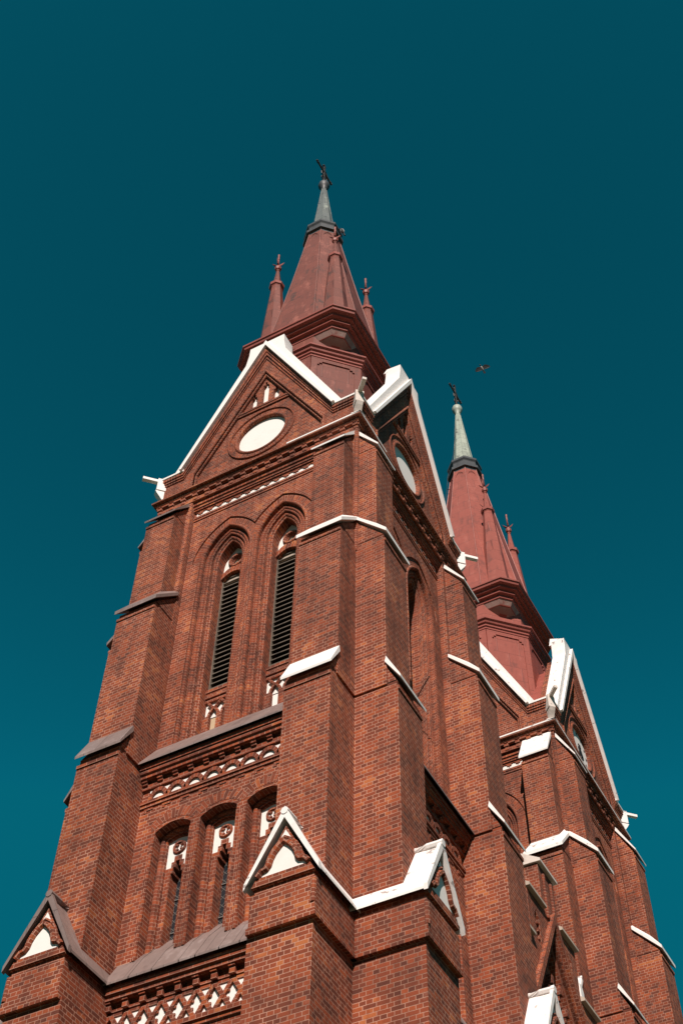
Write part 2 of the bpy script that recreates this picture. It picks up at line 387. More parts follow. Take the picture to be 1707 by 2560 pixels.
def buttress(tower, k, s, capmat, gmat, niche=True, z5=38.05):
    S = lambda a, b: (min(s*a, s*b), max(s*a, s*b))
    m = MB()
    def st(a, b, f, z0, z1):
        x0, x1 = S(a, b); m.box(x0, x1, -f, -3.6, z0, z1)
    st(2.42, 4.035, 5.80, GZ-.3, 17.62)
    st(2.486, 4.119, 5.897, 17.70, 18.56); st(2.55, 4.05, 5.84, 18.5, 18.78)
    st(2.45, 4.15, 5.93, 17.55, 17.70)
    st(2.6, 3.999, 5.283, 18.7, 25.52); st(2.64, 3.96, 5.235, 25.5, 25.76)
    m.box(*S(2.602,3.997), -5.32, -5.1, 25.40, 25.51)
    def wedge(a, b, y0, z0, y1, z1):
        x0, x1 = S(a, b)
        for x in (x0, x1): m.face([(x,-y0,z0),(x,-y1,z1),(x,-3.6,z1),(x,-3.6,z0)] if y1 < 4.5 else [(x,-y0,z0),(x,-y1,z1),(x,-y1,z0)])
        m.face([(x0,-y0,z0),(x1,-y0,z0),(x1,-y1,z1),(x0,-y1,z1)])
    wedge(2.62, 3.98, 5.235, 25.75, 4.94, 26.36)
    st(2.584, 4.008, 4.966, 25.7, 31.90); st(2.62, 3.97, 4.925, 31.88, 32.12)
    wedge(2.60, 3.985, 4.925, 32.11, 4.0, 33.20)
    m.box(*S(2.586,4.006), -5.0, -4.8, 31.78, 31.89)
    st(2.737, 3.878, 4.651, 32.0, 36.92); st(2.77, 3.845, 4.61, 36.9, 37.12)
    wedge(2.755, 3.86, 4.61, 37.11, 4.0, z5-.10)
    m.box(*S(2.739,3.876), -4.685, -4.5, 36.80, 36.91)
    # gablet front wall and its angle roll
    tri = [(s*2.50,18.72),(s*4.10,18.72),(s*3.30,20.22)]
    m.plate(tri, [], -5.90, -5.2)
    m.tube([(s*4.06,-5.865,17.9),(s*4.06,-5.865,18.5)], .07, 8)
    if niche:
        m.plate([(s*2.50,18.735),(s*4.10,18.735),(s*3.98,18.95),(s*2.62,18.95)], [], -5.925, -5.88)
        half = [(-.66,18.97),(-.55,19.10),(-.42,19.13),(-.37,19.2),(-.33,19.36),(-.25,19.52),(-.13,19.66),(0,19.76)]
        P = half + [(-x, z) for x, z in half[-2::-1]]
        m.tube([(s*(3.30+x),-5.93,z) for x, z in P], .075, 6)
        m.tube([(s*(3.30+x*1.22),-5.91,18.95+(z-18.95)*1.17) for x, z in P[2:-2]], .045, 5)
    b = turn(m.build("buttress", BR, tower), k)
    if niche:
        p = MB(); p.plate([(s*2.66,18.96),(s*3.94,18.96),(s*3.30,20.10)], [], -5.906)
        p.build("niche_plaster", PLAS, b)
    # saddle roof of the gablet
    g = MB()
    x0, xa, x1, zf, za, th = s*2.36, s*3.30, s*4.23, 18.72, 20.42, 0.16
    yf, yb = -5.97, -4.0
    def rof(yf, yb, lift, thk, w=0):
        lo = [(x0-s*w*.5,zf+lift-w),(xa,za+lift),(x1+s*w*.5,zf+lift-w)]; hi = [(x0-s*w*.5,zf+lift+thk-w),(xa,za+lift+thk*1.9),(x1+s*w*.5,zf+lift+thk-w)]
        for i in (0, 1):
            g.face([(lo[i][0],yf,lo[i][1]),(lo[i+1][0],yf,lo[i+1][1]),(hi[i+1][0],yf,hi[i+1][1]),(hi[i][0],yf,hi[i][1])])
            g.face([(hi[i][0],yf,hi[i][1]),(hi[i+1][0],yf,hi[i+1][1]),(hi[i+1][0],yb,hi[i+1][1]),(hi[i][0],yb,hi[i][1])])
            g.face([(lo[i][0],yf,lo[i][1]),(lo[i+1][0],yf,lo[i+1][1]),(lo[i+1][0],yb,lo[i+1][1]),(lo[i][0],yb,lo[i][1])])
        for i in (0, 2): g.face([(lo[i][0],yf,lo[i][1]),(hi[i][0],yf,hi[i][1]),(hi[i][0],yb,hi[i][1]),(lo[i][0],yb,lo[i][1])])
    rof(-5.95, yb, 0.0, 0.07); rof(-6.0, -5.90, -0.02, 0.17, .03)
    g.tube([(xa,-6.02,za+.16),(xa,-5.6,za+.17),(xa,-5.2,za+.17)], .10, 8)
    g.build("gablet_roof", gmat, b)
    c = MB(); x0, x1 = S(2.53, 4.06); slopeslab(c, x0, x1, -5.40, 25.74, -4.93, 26.52, .11); c.build("weathering", capmat, b)
    c = MB(); th = .15                      # hipped slab round the inset upper stage
    fa, fb, ba, bb = (s*2.52,-5.07,32.10), (s*4.08,-5.07,32.10), (s*2.52,-4.0,33.30), (s*4.08,-4.0,33.30)
    up = lambda p: (p[0], p[1], p[2]+th)
    ta, tb, tc, td = (s*2.735,-4.655,32.92), (s*3.88,-4.655,32.92), (s*2.735,-4.0,33.62), (s*3.88,-4.0,33.62)
    for q in ((fa,fb,up(fb),up(fa)), (fb,bb,up(bb),up(fb)), (fa,ba,up(ba),up(fa)), (fa,fb,bb,ba), (up(fa),up(fb),tb,ta), (up(fb),up(bb),td,tb), (up(fa),up(ba),tc,ta)): c.face(q)
    c.build("weathering", capmat, b)
    c = MB(); x0, x1 = S(2.68, 3.93); slopeslab(c, x0, x1, -4.76, 37.10, -4.0, z5, .10); c.build("weathering", capmat, b)
    return b

def belfry_window(tower, k, i):
    P = BEL[i]; cx = (-1.05, 1.05)[i]; inner = 1 if i == 0 else -1
    clamp = (lambda x: min(x, 0.0)) if i == 0 else (lambda x: max(x, 0.0))
    m = MB()
    m.sweep(lambda d: P(d, jamb=False, zmin=35.0), [(0.0,-3.695),(.33,-3.695)], clamp)
    pr = [(.30,-3.69)] + rollprof(.33,.44,-3.69,.06) + [(.44,-3.57)] + [(.47,-3.57)] + rollprof(.49,.60,-3.57,.055) + rollprof(.60,.68,-3.56,.03,4) + \
         [(.69,-3.465)] + rollprof(.70,.81,-3.465,.055) + [(.84,-3.46),(.87,-3.44),(.87,-3.07),(.87,-2.6)]
    m.sweep(lambda d: P(d), pr)
    w_ = turn(m.build("belfry_window", BRM, tower), k)
    a, zo, zc, ks = .46, 34.33, 34.58, .84
    arch = [(x, z) for x, z in P(.86, jamb=False)]
    def seg(x, lift=0): return zo+lift+(zc-zo)*(1-((x-cx)/a)**2)
    xs = [cx-a+2*a*j/10 for j in range(11)]
    # segmental relieving arch in two rings
    n = MB()
    for y, l0, l1 in ((-3.14,.13,.36),(-3.19,0.0,.14)):
        lo = [(x,-0,seg(x,l0)) for x in xs]; L = 0
        for j in range(10):
            A, B = xs[j], xs[j+1]; l = B-A
            n.face([(A,y,seg(A,l0)),(B,y,seg(B,l0)),(B,y,seg(B,l1)),(A,y,seg(A,l1))], [(.02,L),(.02,L+l),(.02+l1-l0,L+l),(.02+l1-l0,L)])
            n.face([(A,y,seg(A,l0)),(B,y,seg(B,l0)),(B,-2.9,seg(B,l0)),(A,-2.9,seg(A,l0))], [(0,L),(0,L+l),(.2,L+l),(.2,L)]); L += l
    n.build("relieving_arch", BRM, w_)
    oc = (cx+.03, 35.20); ro = .20
    t = MB()
    circ = [(oc[0]+ro*math.cos(2*math.pi*j/20), oc[1]+ro*math.sin(2*math.pi*j/20)) for j in range(20)]
    t.plate([(cx-a, seg(cx-a,.3)-.05)] + arch + [(cx+a, seg(cx+a,.3)-.05)], [circ], -3.085, -3.0)
    tp = t.build("tympanum", PLAS, w_)
    r = MB(); r.tube([(oc[0]+(ro+.055)*math.cos(2*math.pi*j/24),-3.10,oc[1]+(ro+.055)*math.sin(2*math.pi*j/24)) for j in range(25)], .075, 6)
    r.tube([(oc[0]+(ro-.03)*math.cos(2*math.pi*j/24),-3.05,oc[1]+(ro-.03)*math.sin(2*math.pi*j/24)) for j in range(25)], .04, 5)
    r.build("oculus_ring", BRM, w_)
    q = MB(); q.plate([(oc[0]+.24*math.cos(2*math.pi*j/16), oc[1]+.24*math.sin(2*math.pi*j/16)) for j in range(16)], [], -2.99)
    for ph in (0, 2.1, 4.2):   # swirling fish-bladder tracery
        q.tube([(oc[0]+(.03+.15*u)*math.cos(ph+2.6*u),-3.0,oc[1]+(.03+.15*u)*math.sin(ph+2.6*u)) for u in [v/8 for v in range(9)]], .032, 5)
    q.build("oculus_tracery", CONC, w_)
    # louvres
    v = MB(); z = 29.34; jn = 0
    while z < 34.5:
        dz = random.uniform(-.012,.012); x0, x1 = cx-.455, cx+.455
        v.hexa([(x0,-3.07,z+dz),(x1,-3.07,z-dz),(x1,-2.86,z+.20-dz),(x0,-2.86,z+.20+dz)], [(x0,-3.07,z+.035+dz),(x1,-3.07,z+.035-dz),(x1,-2.86,z+.225-dz),(x0,-2.86,z+.225+dz)])
        z += .213; jn += 1
    v.box(cx-.46,cx-.42,-3.09,-2.9,29.2,34.4); v.box(cx+.42,cx+.46,-3.09,-2.9,29.2,34.4); v.box(cx-.46,cx+.46,-3.12,-2.9,29.2,29.29)
    lv = v.build("louvre", WOOD, w_)
    d = MB(); d.plate([(cx-.6,28.9),(cx+.6,28.9),(cx+.6,36),(cx-.6,36)], [], -2.72); d.build("louvre_dark_backing", DARK, lv)  # dark sheet standing in for the unlit space behind the slats
    hd = MB(); hd.plate([(cx-.42,34.25),(cx+.42,34.25)] + [(x, seg(x)-.02) for x in xs[::-1] if abs(x-cx) < .43], [], -3.02, -2.98); hd.build("louvre_head", CONC, lv)
    # blind tracery panel under the louvres
    b = MB()
    b.box(cx-.46,cx+.46,-3.20,-2.8,29.05,29.17); b.box(cx-.46,cx+.46,-3.17,-2.8,28.90,29.05); b.box(cx-.46,cx+.46,-3.20,-2.8,28.80,28.92); b.box(cx-.46,cx+.46,-3.16,-2.8,28.66,28.80)
    for p0, p1 in ((-.46,-.25),(.01,.20)): b.box(cx+p0,cx+p1,-3.19,-2.85,26.6,28.05)
    for c0, hw in ((-.12,.185),(.33,.185)):
        hp = [(-hw,28.02),(-hw*.8,28.16),(-hw*.45,28.27),(0,28.36)]
        pts = hp+[(-x,z) for x, z in hp[-2::-1]]
        b.tube([(cx+c0+x,-3.15,z) for x, z in pts if cx+c0+x < cx+.47], .055, 5)
        b.tube([(cx+c0-hw-.04,-3.14,28.62),(cx+c0-.1,-3.14,28.46),(cx+c0,-3.14,28.36)], .05, 5)
        b.tube([(cx+c0+min(hw+.04,.13 if c0 > 0 else 9),-3.14,28.62 if c0 < 0 else 28.55),(cx+c0+.08,-3.14,28.46),(cx+c0,-3.14,28.36)], .05, 5)
    bp = b.build("parapet_panel", BRM, w_)
    p = MB(); p.plate([(cx-.46,28.05),(cx+.46,28.05),(cx+.46,28.7),(cx-.46,28.7)], [], -3.08); p.build("panel_plaster", PLAS, bp)
    p = MB(); p.plate([(cx-.46,26.6),(cx+.46,26.6),(cx+.46,28.05),(cx-.46,28.05)], [], -3.06); p.build("niche_back", OCHRE if i == 0 else PLAS, bp)
    return w_

def lower_window(tower, k, i):
    cx = LOWC[i]; P = segpath(cx, .56, 23.4, 23.61, 19.2)
    m = MB()
    m.sweep(lambda d: P(d, jamb=False), [(-.42,-3.978),(-.11,-3.978),(-.11,-3.945),(0,-3.945)], lambda x: max(cx-.708, min(cx+.708, x)))
    m.sweep(lambda d: [p for p in P(d)], [(0,-3.975),(0,-3.64)] + rollprof(.0,.15,-3.64,.07) + rollprof(.15,.20,-3.62,.03,3) + [(.20,-3.54),(.20,-3.2)])
    for s in (-1, 1):   # angle rolls on the jambs
        m.tube([(cx+s*.60,-3.985,z) for z in (19.5, 20.8, 22, 23.2)], .045, 6); m.tube([(cx+s*.685,-3.975,z) for z in (19.5, 20.8, 22, 23.2)], .03, 5)
    # inner arch ring
    m.sweep(lambda d: P(d, jamb=False), [(.12,-3.66),(.20,-3.66),(.20,-3.60),(.25,-3.60),(.25,-3.5)])
    w_ = turn(m.build("lancet_window", BRM, tower), k)
    X = lambda L: [(cx+x, z) for x, z in L]
    top = [(x, z) for x, z in P(.195, jamb=False)]
    hole_o = [(-.19,22.42),(-.19,22.59),(-.115,22.59),(-.115,22.77),(.115,22.77),(.115,22.59),(.19,22.59),(.19,22.42)]
    t = MB(); t.plate([(cx-.365,22.42)] + top + [(cx+.365,22.42)] + X(hole_o[::-1]), [], -3.545); t.build("tympanum", PLAS, w_)
    f = MB()
    op = [(-.185,19.0),(-.185,22.24),(-.125,22.24),(-.125,22.42),(-.06,22.42),(-.06,22.61),(.06,22.61),(.06,22.42),(.125,22.42),(.125,22.24),(.185,22.24),(.185,19.0)]
    f.plate(X([(-.37,19.0),(-.37,22.42)] + hole_o + [(.37,22.42),(.37,19.0)] + op[::-1]), [], -3.565, -3.2)
    f.build("stepped_frame", BRM, w_)
    r = MB(); oc = (cx, 23.03)
    r.tube([(oc[0]+.17*math.cos(2*math.pi*j/20),-3.56,oc[1]+.17*math.sin(2*math.pi*j/20)) for j in range(21)], .045, 6)
    for j in range(4):
        a = math.pi/4+j*math.pi/2; r.tube([(oc[0]+.16*math.cos(a),-3.56,oc[1]+.16*math.sin(a)),(oc[0]+.06*math.cos(a),-3.56,oc[1]+.06*math.sin(a))], .04, 5)
    r.build("rosette", BRM, w_)
    g = MB(); g.plate(X([(-.3,19.0),(.3,19.0),(.3,22.8),(-.3,22.8)]), [], -3.22); gl = g.build("glass", GLASS, w_)
    c = MB(); z = 19.4
    while z < 22.6:
        for s in (-1, 1): c.tube([(cx-s*.19,-3.225,z),(cx+s*.19,-3.225,z+.38)], .009, 4)
        z += .25
    c.tube([(cx,-3.225,19.2),(cx,-3.225,22.6)], .008, 4)
    for z in (20.6, 21.6): c.box(cx-.19,cx+.19,-3.25,-3.22,z,z+.025)
    c.build("leading", CAME, gl)
    return w_

def sills(tower, k):
    def roof(m, xw, pts, th=.06, dz=0):
        for (y0,z0),(y1,z1) in zip(pts, pts[1:]):
            m.hexa([(xw[0],-y0,z0+dz),(xw[1],-y0,z0+dz),(xw[1],-y1,z1+dz),(xw[0],-y1,z1+dz)], [(xw[0],-y0,z0+dz+th),(xw[1],-y0,z0+dz+th),(xw[1],-y1,z1+dz+th),(xw[0],-y1,z1+dz+th)])
    up = [(4.42,25.70),(3.744,26.74),(3.0,27.55)]; lo = [(4.42,18.70),(3.97,19.46),(3.1,20.52)]
    m = MB(); roof(m, (-2.60,2.60), up); turn(m.build("sill_roof", CAPM, tower), k)
    m = MB(); roof(m, (-2.50,2.50), lo)
    for x in (-1.75,-1.1,-.35,.1,.75,1.3,1.9): roof(m, (x-.012,x+.012), lo, .09)     # standing seams
    turn(m.build("sill_roof", CAPM, tower), k)

def dentils(m, y0, y1, z0, z1, xs, w=.2):
    zm = (z0+z1)/2
    for x in xs:
        m.box(x-w/2,x+w/2,-y1,-y0,z0+(z1-z0)*.52,z1); m.box(x-w/2+.01,x+w/2-.01,-y1+.045,-y0,z0+.02,z0+(z1-z0)*.48)

def friezes(tower, k):
    # corbel table and arcade below the belfry sill
    m = MB()
    m.box(-2.59,2.59,-4.30,-3.7,25.56,25.72); m.box(-2.59,2.59,-4.26,-3.7,25.44,25.55); m.box(-2.59,2.59,-4.20,-3.7,25.31,25.45)
    dentils(m, 3.9, 4.15, 24.98+.15, 25.31, [.4975*j for j in range(-5, 6)], .17)
    m.box(-2.59,2.59,-4.05,-3.7,25.02,25.19)
    m.box(-2.59,2.59,-4.0,-3.95,24.98,25.02)
    m.box(-2.59,2.59,-4.06,-3.9,24.50,24.60); m.box(-2.59,2.59,-4.02,-3.9,24.40,24.50)
    for j in range(-4, 5): m.box(.58*j-.14,.58*j+.14,-3.995,-3.9,24.30,24.36); m.box(.58*j-.14,.58*j-.06,-3.99,-3.9,24.22,24.30)
    fr = turn(m.build("arcade_frieze", BRM, tower), k)
    a = MB()
    for j in range(8):
        c = -2.03+.58*j; P = lambda d, c=c: [(c+(.325-d)*math.cos(t), 24.60+(.37-d)*math.sin(t)) for t in [math.pi-math.pi*u/10 for u in range(11)]]
        a.sweep(P, [(0,-3.95),(0,-4.05),(.125,-4.05),(.125,-3.95)])
    a.build("blind_arches", BRM, fr)
    p = MB(); p.plate([(-2.35,24.55),(2.35,24.55),(2.35,24.98),(-2.35,24.98)], [], -3.985); p.build("frieze_plaster", PLAS, fr)
    # lattice frieze below the lower sill
    m = MB()
    m.box(-2.49,2.49,-4.29,-3.7,18.52,18.70); m.box(-2.49,2.49,-4.22,-3.7,18.40,18.53)
    dentils(m, 3.9, 4.19, 18.16, 18.52, [.489*j for j in range(-5, 6)], .17)
    m.box(-2.49,2.49,-4.05,-3.7,18.18,18.26); m.box(-2.49,2.49,-4.02,-3.7,18.08,18.19)
    m.box(-2.49,2.49,-4.09,-3.9,17.30,17.42); m.box(-2.49,2.49,-4.03,-3.9,17.20,17.30)
    lf = turn(m.build("lattice_frieze", BRM, tower), k)
    l = MB(); zc, hh, hw = 17.74, .35, .24
    def bar(x0, z0, x1, z1, yy, t=.062):
        l.hexa([(x0-t,yy,z0),(x0+t,yy,z0),(x1+t,yy,z1),(x1-t,yy,z1)], [(x0-t,-3.95,z0),(x0+t,-3.95,z0),(x1+t,-3.95,z1),(x1-t,-3.95,z1)])
    for j in range(-5, 6):
        c = .48*j
        if abs(c) > 2.45: continue
        for s in (-1, 1):
            y0 = -4.045-.004*(2*(j % 2)+(s > 0)); bar(c-hw, zc, c-.02, zc+s*hh, y0-.002); bar(c+hw, zc, c+.02, zc+s*hh, y0-.012)
            for q in (-1, 1): l.box(c+q*.115-.035,c+q*.115+.035,-4.03,-3.95,zc+s*.10-.03,zc+s*.10+.03)
    l.build("lattice", BRM, lf)
    p = MB(); p.plate([(-2.40,17.42),(2.40,17.42),(2.40,18.08),(-2.40,18.08)], [], -3.985); p.build("frieze_plaster", PLAS, lf)
    # stepped cornice frieze under the gable
    m = MB()
    m.box(-2.59,2.59,-3.93,-3.7,38.18,38.40); m.box(-2.59,2.59,-3.88,-3.7,38.06,38.18); m.box(-2.59,2.59,-3.84,-3.7,37.97,38.06)
    m.box(-2.58,2.58,-3.80,-3.7,37.56,37.66); m.box(-2.58,2.58,-3.775,-3.7,37.46,37.56)
    x = -2.52; zt = 37.97
    while x < 2.5:
        pts = [(x-.02,zt),(x+.40,zt),(x+.36,zt-.08),(x+.30,zt-.08),(x+.28,zt-.16),(x+.22,zt-.16),(x+.19,zt-.22),(x+.16,zt-.16),(x+.10,zt-.16),(x+.08,zt-.08),(x+.02,zt-.08)]
        m.plate(pts, [], -3.79, -3.74); x += .385
    cf = turn(m.build("zigzag_frieze", BRM, tower), k)
    p = MB(); p.plate([(-2.5,37.64),(2.5,37.64),(2.5,37.98),(-2.5,37.98)], [], -3.752); p.build("frieze_plaster", PLAS, cf)
    m = MB(); dentils(m, 3.9, 4.10, 38.40, 38.78, [.4955*j for j in range(-8, 9)], .19)
    m.box(-4.02,4.02,-4.03,-3.9,38.36,38.55)
    turn(m.build("dentil_course", BRM, tower), k)

def gable(tower, k, detailed, cmat):
    m = MB()
    A, F, Fz = 46.85, 3.13, 40.38
    sl = (A-Fz)/F
    ring = [(-W,39.0),(-W,40.22),(-F,40.22),(0,A-.05),(F,40.22),(W,40.22),(W,39.0),(2.66,39.0),(2.66,39.95),(0,45.05),(-2.66,39.95),(-2.66,39.0)]
    m.plate(ring, [], -4.08, -3.0)
    # raking mouldings
    for off, w_, y in ((.0,.15,-4.19),(.15,.10,-4.15),(.30,.06,-4.12)):
        pts = []
        v0, v1 = off/math.cos(math.atan(sl)), (off+w_)/math.cos(math.atan(sl))
        path = lambda v: [(-W-.04, 40.32-v*.45),(-F+v*.06, 40.32-v*.45),(0, A-v),(F-v*.06, 40.32-v*.45),(W+.04, 40.32-v*.45)]
        P0, P1 = path(v0), path(v1)
        for i in range(4):
            a, b, c, d = P0[i], P0[i+1], P1[i+1], P1[i]; L = math.hypot(b[0]-a[0], b[1]-a[1])
            m.face([(a[0],y,a[1]),(b[0],y,b[1]),(c[0],y,c[1]),(d[0],y,d[1])], [(0,0),(0,L),(w_,L),(w_,0)])
            m.face([(d[0],y,d[1]),(c[0],y,c[1]),(c[0],-4.0,c[1]),(d[0],-4.0,d[1])], [(0,0),(0,L),(.2,L),(.2,0)])
    # roll round the field
    m.sweep(lambda d: [(-2.66+d,39.0),(-2.66+d,39.95-d*.3),(0,45.05-d*2.2),(2.66-d,39.95-d*.3),(2.66-d,39.0)], rollprof(-.10,0,-4.08,.05)+[(0,-4.0)]+rollprof(0,.09,-4.0,.05)+[(.09,-3.92)])
    ct = (0, 41.05); holes = []
    circ = lambda r, n=36: [(ct[0]+r*math.cos(2*math.pi*j/n), ct[1]+r*math.sin(2*math.pi*j/n)) for j in range(n)]
    lan = lambda c, w_, z0, z1: [(c-w_,z0),(c+w_,z0),(c+w_,z1-.3),(c+w_*.9,z1-.3),(c+w_*.9,z1-.18),(c+w_*.35,z1-.18),(c+w_*.35,z1),(c-w_*.35,z1),(c-w_*.35,z1-.18),(c-w_*.9,z1-.18),(c-w_*.9,z1-.3),(c-w_,z1-.3)]
    LN = [(-.48,.125,43.05,43.95),(0,.14,43.05,44.55),(.48,.125,43.05,43.95)]
    if detailed: holes = [circ(1.0)] + [lan(*q) for q in LN]
    m.plate([(-2.72,38.95),(2.72,38.95),(2.72,40.0),(0,45.2),(-2.72,40.0)], holes, -3.93, -3.79)
    g = turn(m.build("gable", BR, tower), k)
    if detailed:
        rm = MB()
        for prof in ([(0,-3.93)]+rollprof(0,.13,-3.93,.05)+[(.13,-3.935),(.33,-3.935)]+rollprof(.34,.42,-3.93,.06)+[(.42,-3.93)],):
            P = lambda d: [(ct[0]+(1.0+d)*math.cos(2*math.pi*j/40), ct[1]+(1.0+d)*math.sin(2*math.pi*j/40)) for j in range(41)]
            rm.sweep(P, prof); rm.sweep(P, [(0,-3.93),(0,-3.7)])
        rm.build("roundel_ring", BRM, g)
        dm = MB(); dm.plate(circ(1.05), [], -3.81); dm.build("roundel_disc", PLAS, g)
        for q in LN:
            p = MB(); p.plate([(q[0]-.2,42.9),(q[0]+.2,42.9),(q[0]+.2,q[3]+.1),(q[0]-.2,q[3]+.1)], [], -3.80); p.build("blind_lancet", PLAS, g)
        s = MB(); s.box(-1.32,1.32,-4.02,-3.9,42.83,42.93); s.box(-1.40,1.40,-3.99,-3.9,42.72,42.83); s.build("shelf_course", BRM, g)
    # white coping: projecting lip, riser and saddle stone at the apex
    c = MB()
    vo = .455/math.cos(math.atan(sl))
    lip = .13/math.cos(math.atan(sl))
    zs = 40.36
    out_ = [(-F-.35,Fz+.02),(-.90,A+vo-.90*sl),(-.80,46.72),(-.78,47.20),(.78,47.20),(.80,46.72),(.90,A+vo-.90*sl),(F+.35,Fz+.02),(F,Fz),(0,A),(-F,Fz)]
    c.plate(out_, [], -4.20, -3.55, 'both')
    c.hexa([(-.78,-4.12,47.05),(.78,-4.12,47.05),(.80,-3.45,47.0),(-.80,-3.45,47.0)], [(-.775,-4.12,47.21),(.775,-4.12,47.21),(.50,-3.45,47.78),(-.50,-3.45,47.78)])
    lp = [(-F-.10,Fz),(0,A+lip),(F+.10,Fz),(F,Fz-.03),(0,A-.03),(-F,Fz-.03)]
    c.plate(lp, [], -4.32, -4.15)
    for s in (-1, 1):   # shoulder coping running to the spout
        x0, x1 = sorted((s*(F-.05), s*4.06)); c.box(x0, x1, -4.22, -3.3, 40.33, 40.42)
    c.build("coping", cmat, g)
    r = MB()
    for s in (-1, 1): r.face([(0,-3.6,A-.6),(0,0,A-.6),(s*3.3,0,40.1),(s*3.3,-3.6,40.1)])
    r.build("gable_roof", REDP, g)
    return g

def gargoyle(tower, k, mat):
    """gutter spout on the corner (+x,-y) of face k, built along the diagonal"""
    m = MB(); q = math.sqrt(.5)
    def P(u, v, z): return (4.0+ (u*q) - v*q*1.0, -4.0 - (u*q) - v*q*1.0, z)
    def blk(u0, u1, v, z0, z1): m.hexa([P(u0,-v,z0),P(u1,-v,z0),P(u1,v,z0),P(u0,v,z0)], [P(u0,-v,z1),P(u1,-v,z1),P(u1,v,z1),P(u0,v,z1)])
    blk(-.5,.30,.15,39.75,40.42); blk(.30,.86,.075,40.30,40.43)
    pr = [(-.05,39.02),(.02,39.2),(.14,39.40),(.26,39.58),(.33,39.72)]
    for (u0,z0),(u1,z1) in zip(pr, pr[1:]):
        m.hexa([P(-.5,-.12,z0),P(u0,-.12,z0),P(u0,.12,z0),P(-.5,.12,z0)], [P(-.5,-.12,z1),P(u1,-.12,z1),P(u1,.12,z1),P(-.5,.12,z1)])
    return turn(m.build("gutter_spout", mat, tower), k)

def cornice(tower):
    m = MB()
    pr = [(4.0,38.70),(4.10,38.72),(4.10,38.82),(4.13,38.83),(4.13,38.92),(4.11,38.93),(4.25,38.94),(4.25,39.0),(3.5,39.08)]
    for (h0,z0),(h1,z1) in zip(pr, pr[1:]):
        for j in range(4):
            c, s = round(math.cos(j*math.pi/2)), round(math.sin(j*math.pi/2)); rot = lambda x, y, z: (c*x-s*y, s*x+c*y, z)
            m.face([rot(-h0,-h0,z0),rot(h0,-h0,z0),rot(h1,-h1,z1),rot(-h1,-h1,z1)])
    return m.build("cornice", BRM, tower)

def flashing(cor, runs, mat):
    m = MB()
    for j, a, b in runs:
        c, s = round(math.cos(j*math.pi/2)), round(math.sin(j*math.pi/2)); rot = lambda x, y, z: (c*x-s*y, s*x+c*y, z)
        lo = [rot(a,-4.26,39.0),rot(b,-4.26,39.0),rot(b,-3.9,39.05),rot(a,-3.9,39.05)]
        hi = [rot(a,-4.26,39.07),rot(b,-4.26,39.07),rot(b,-3.9,39.13),rot(a,-3.9,39.13)]
        m.hexa(lo, hi)
    return m.build("cornice_flashing", mat, cor)

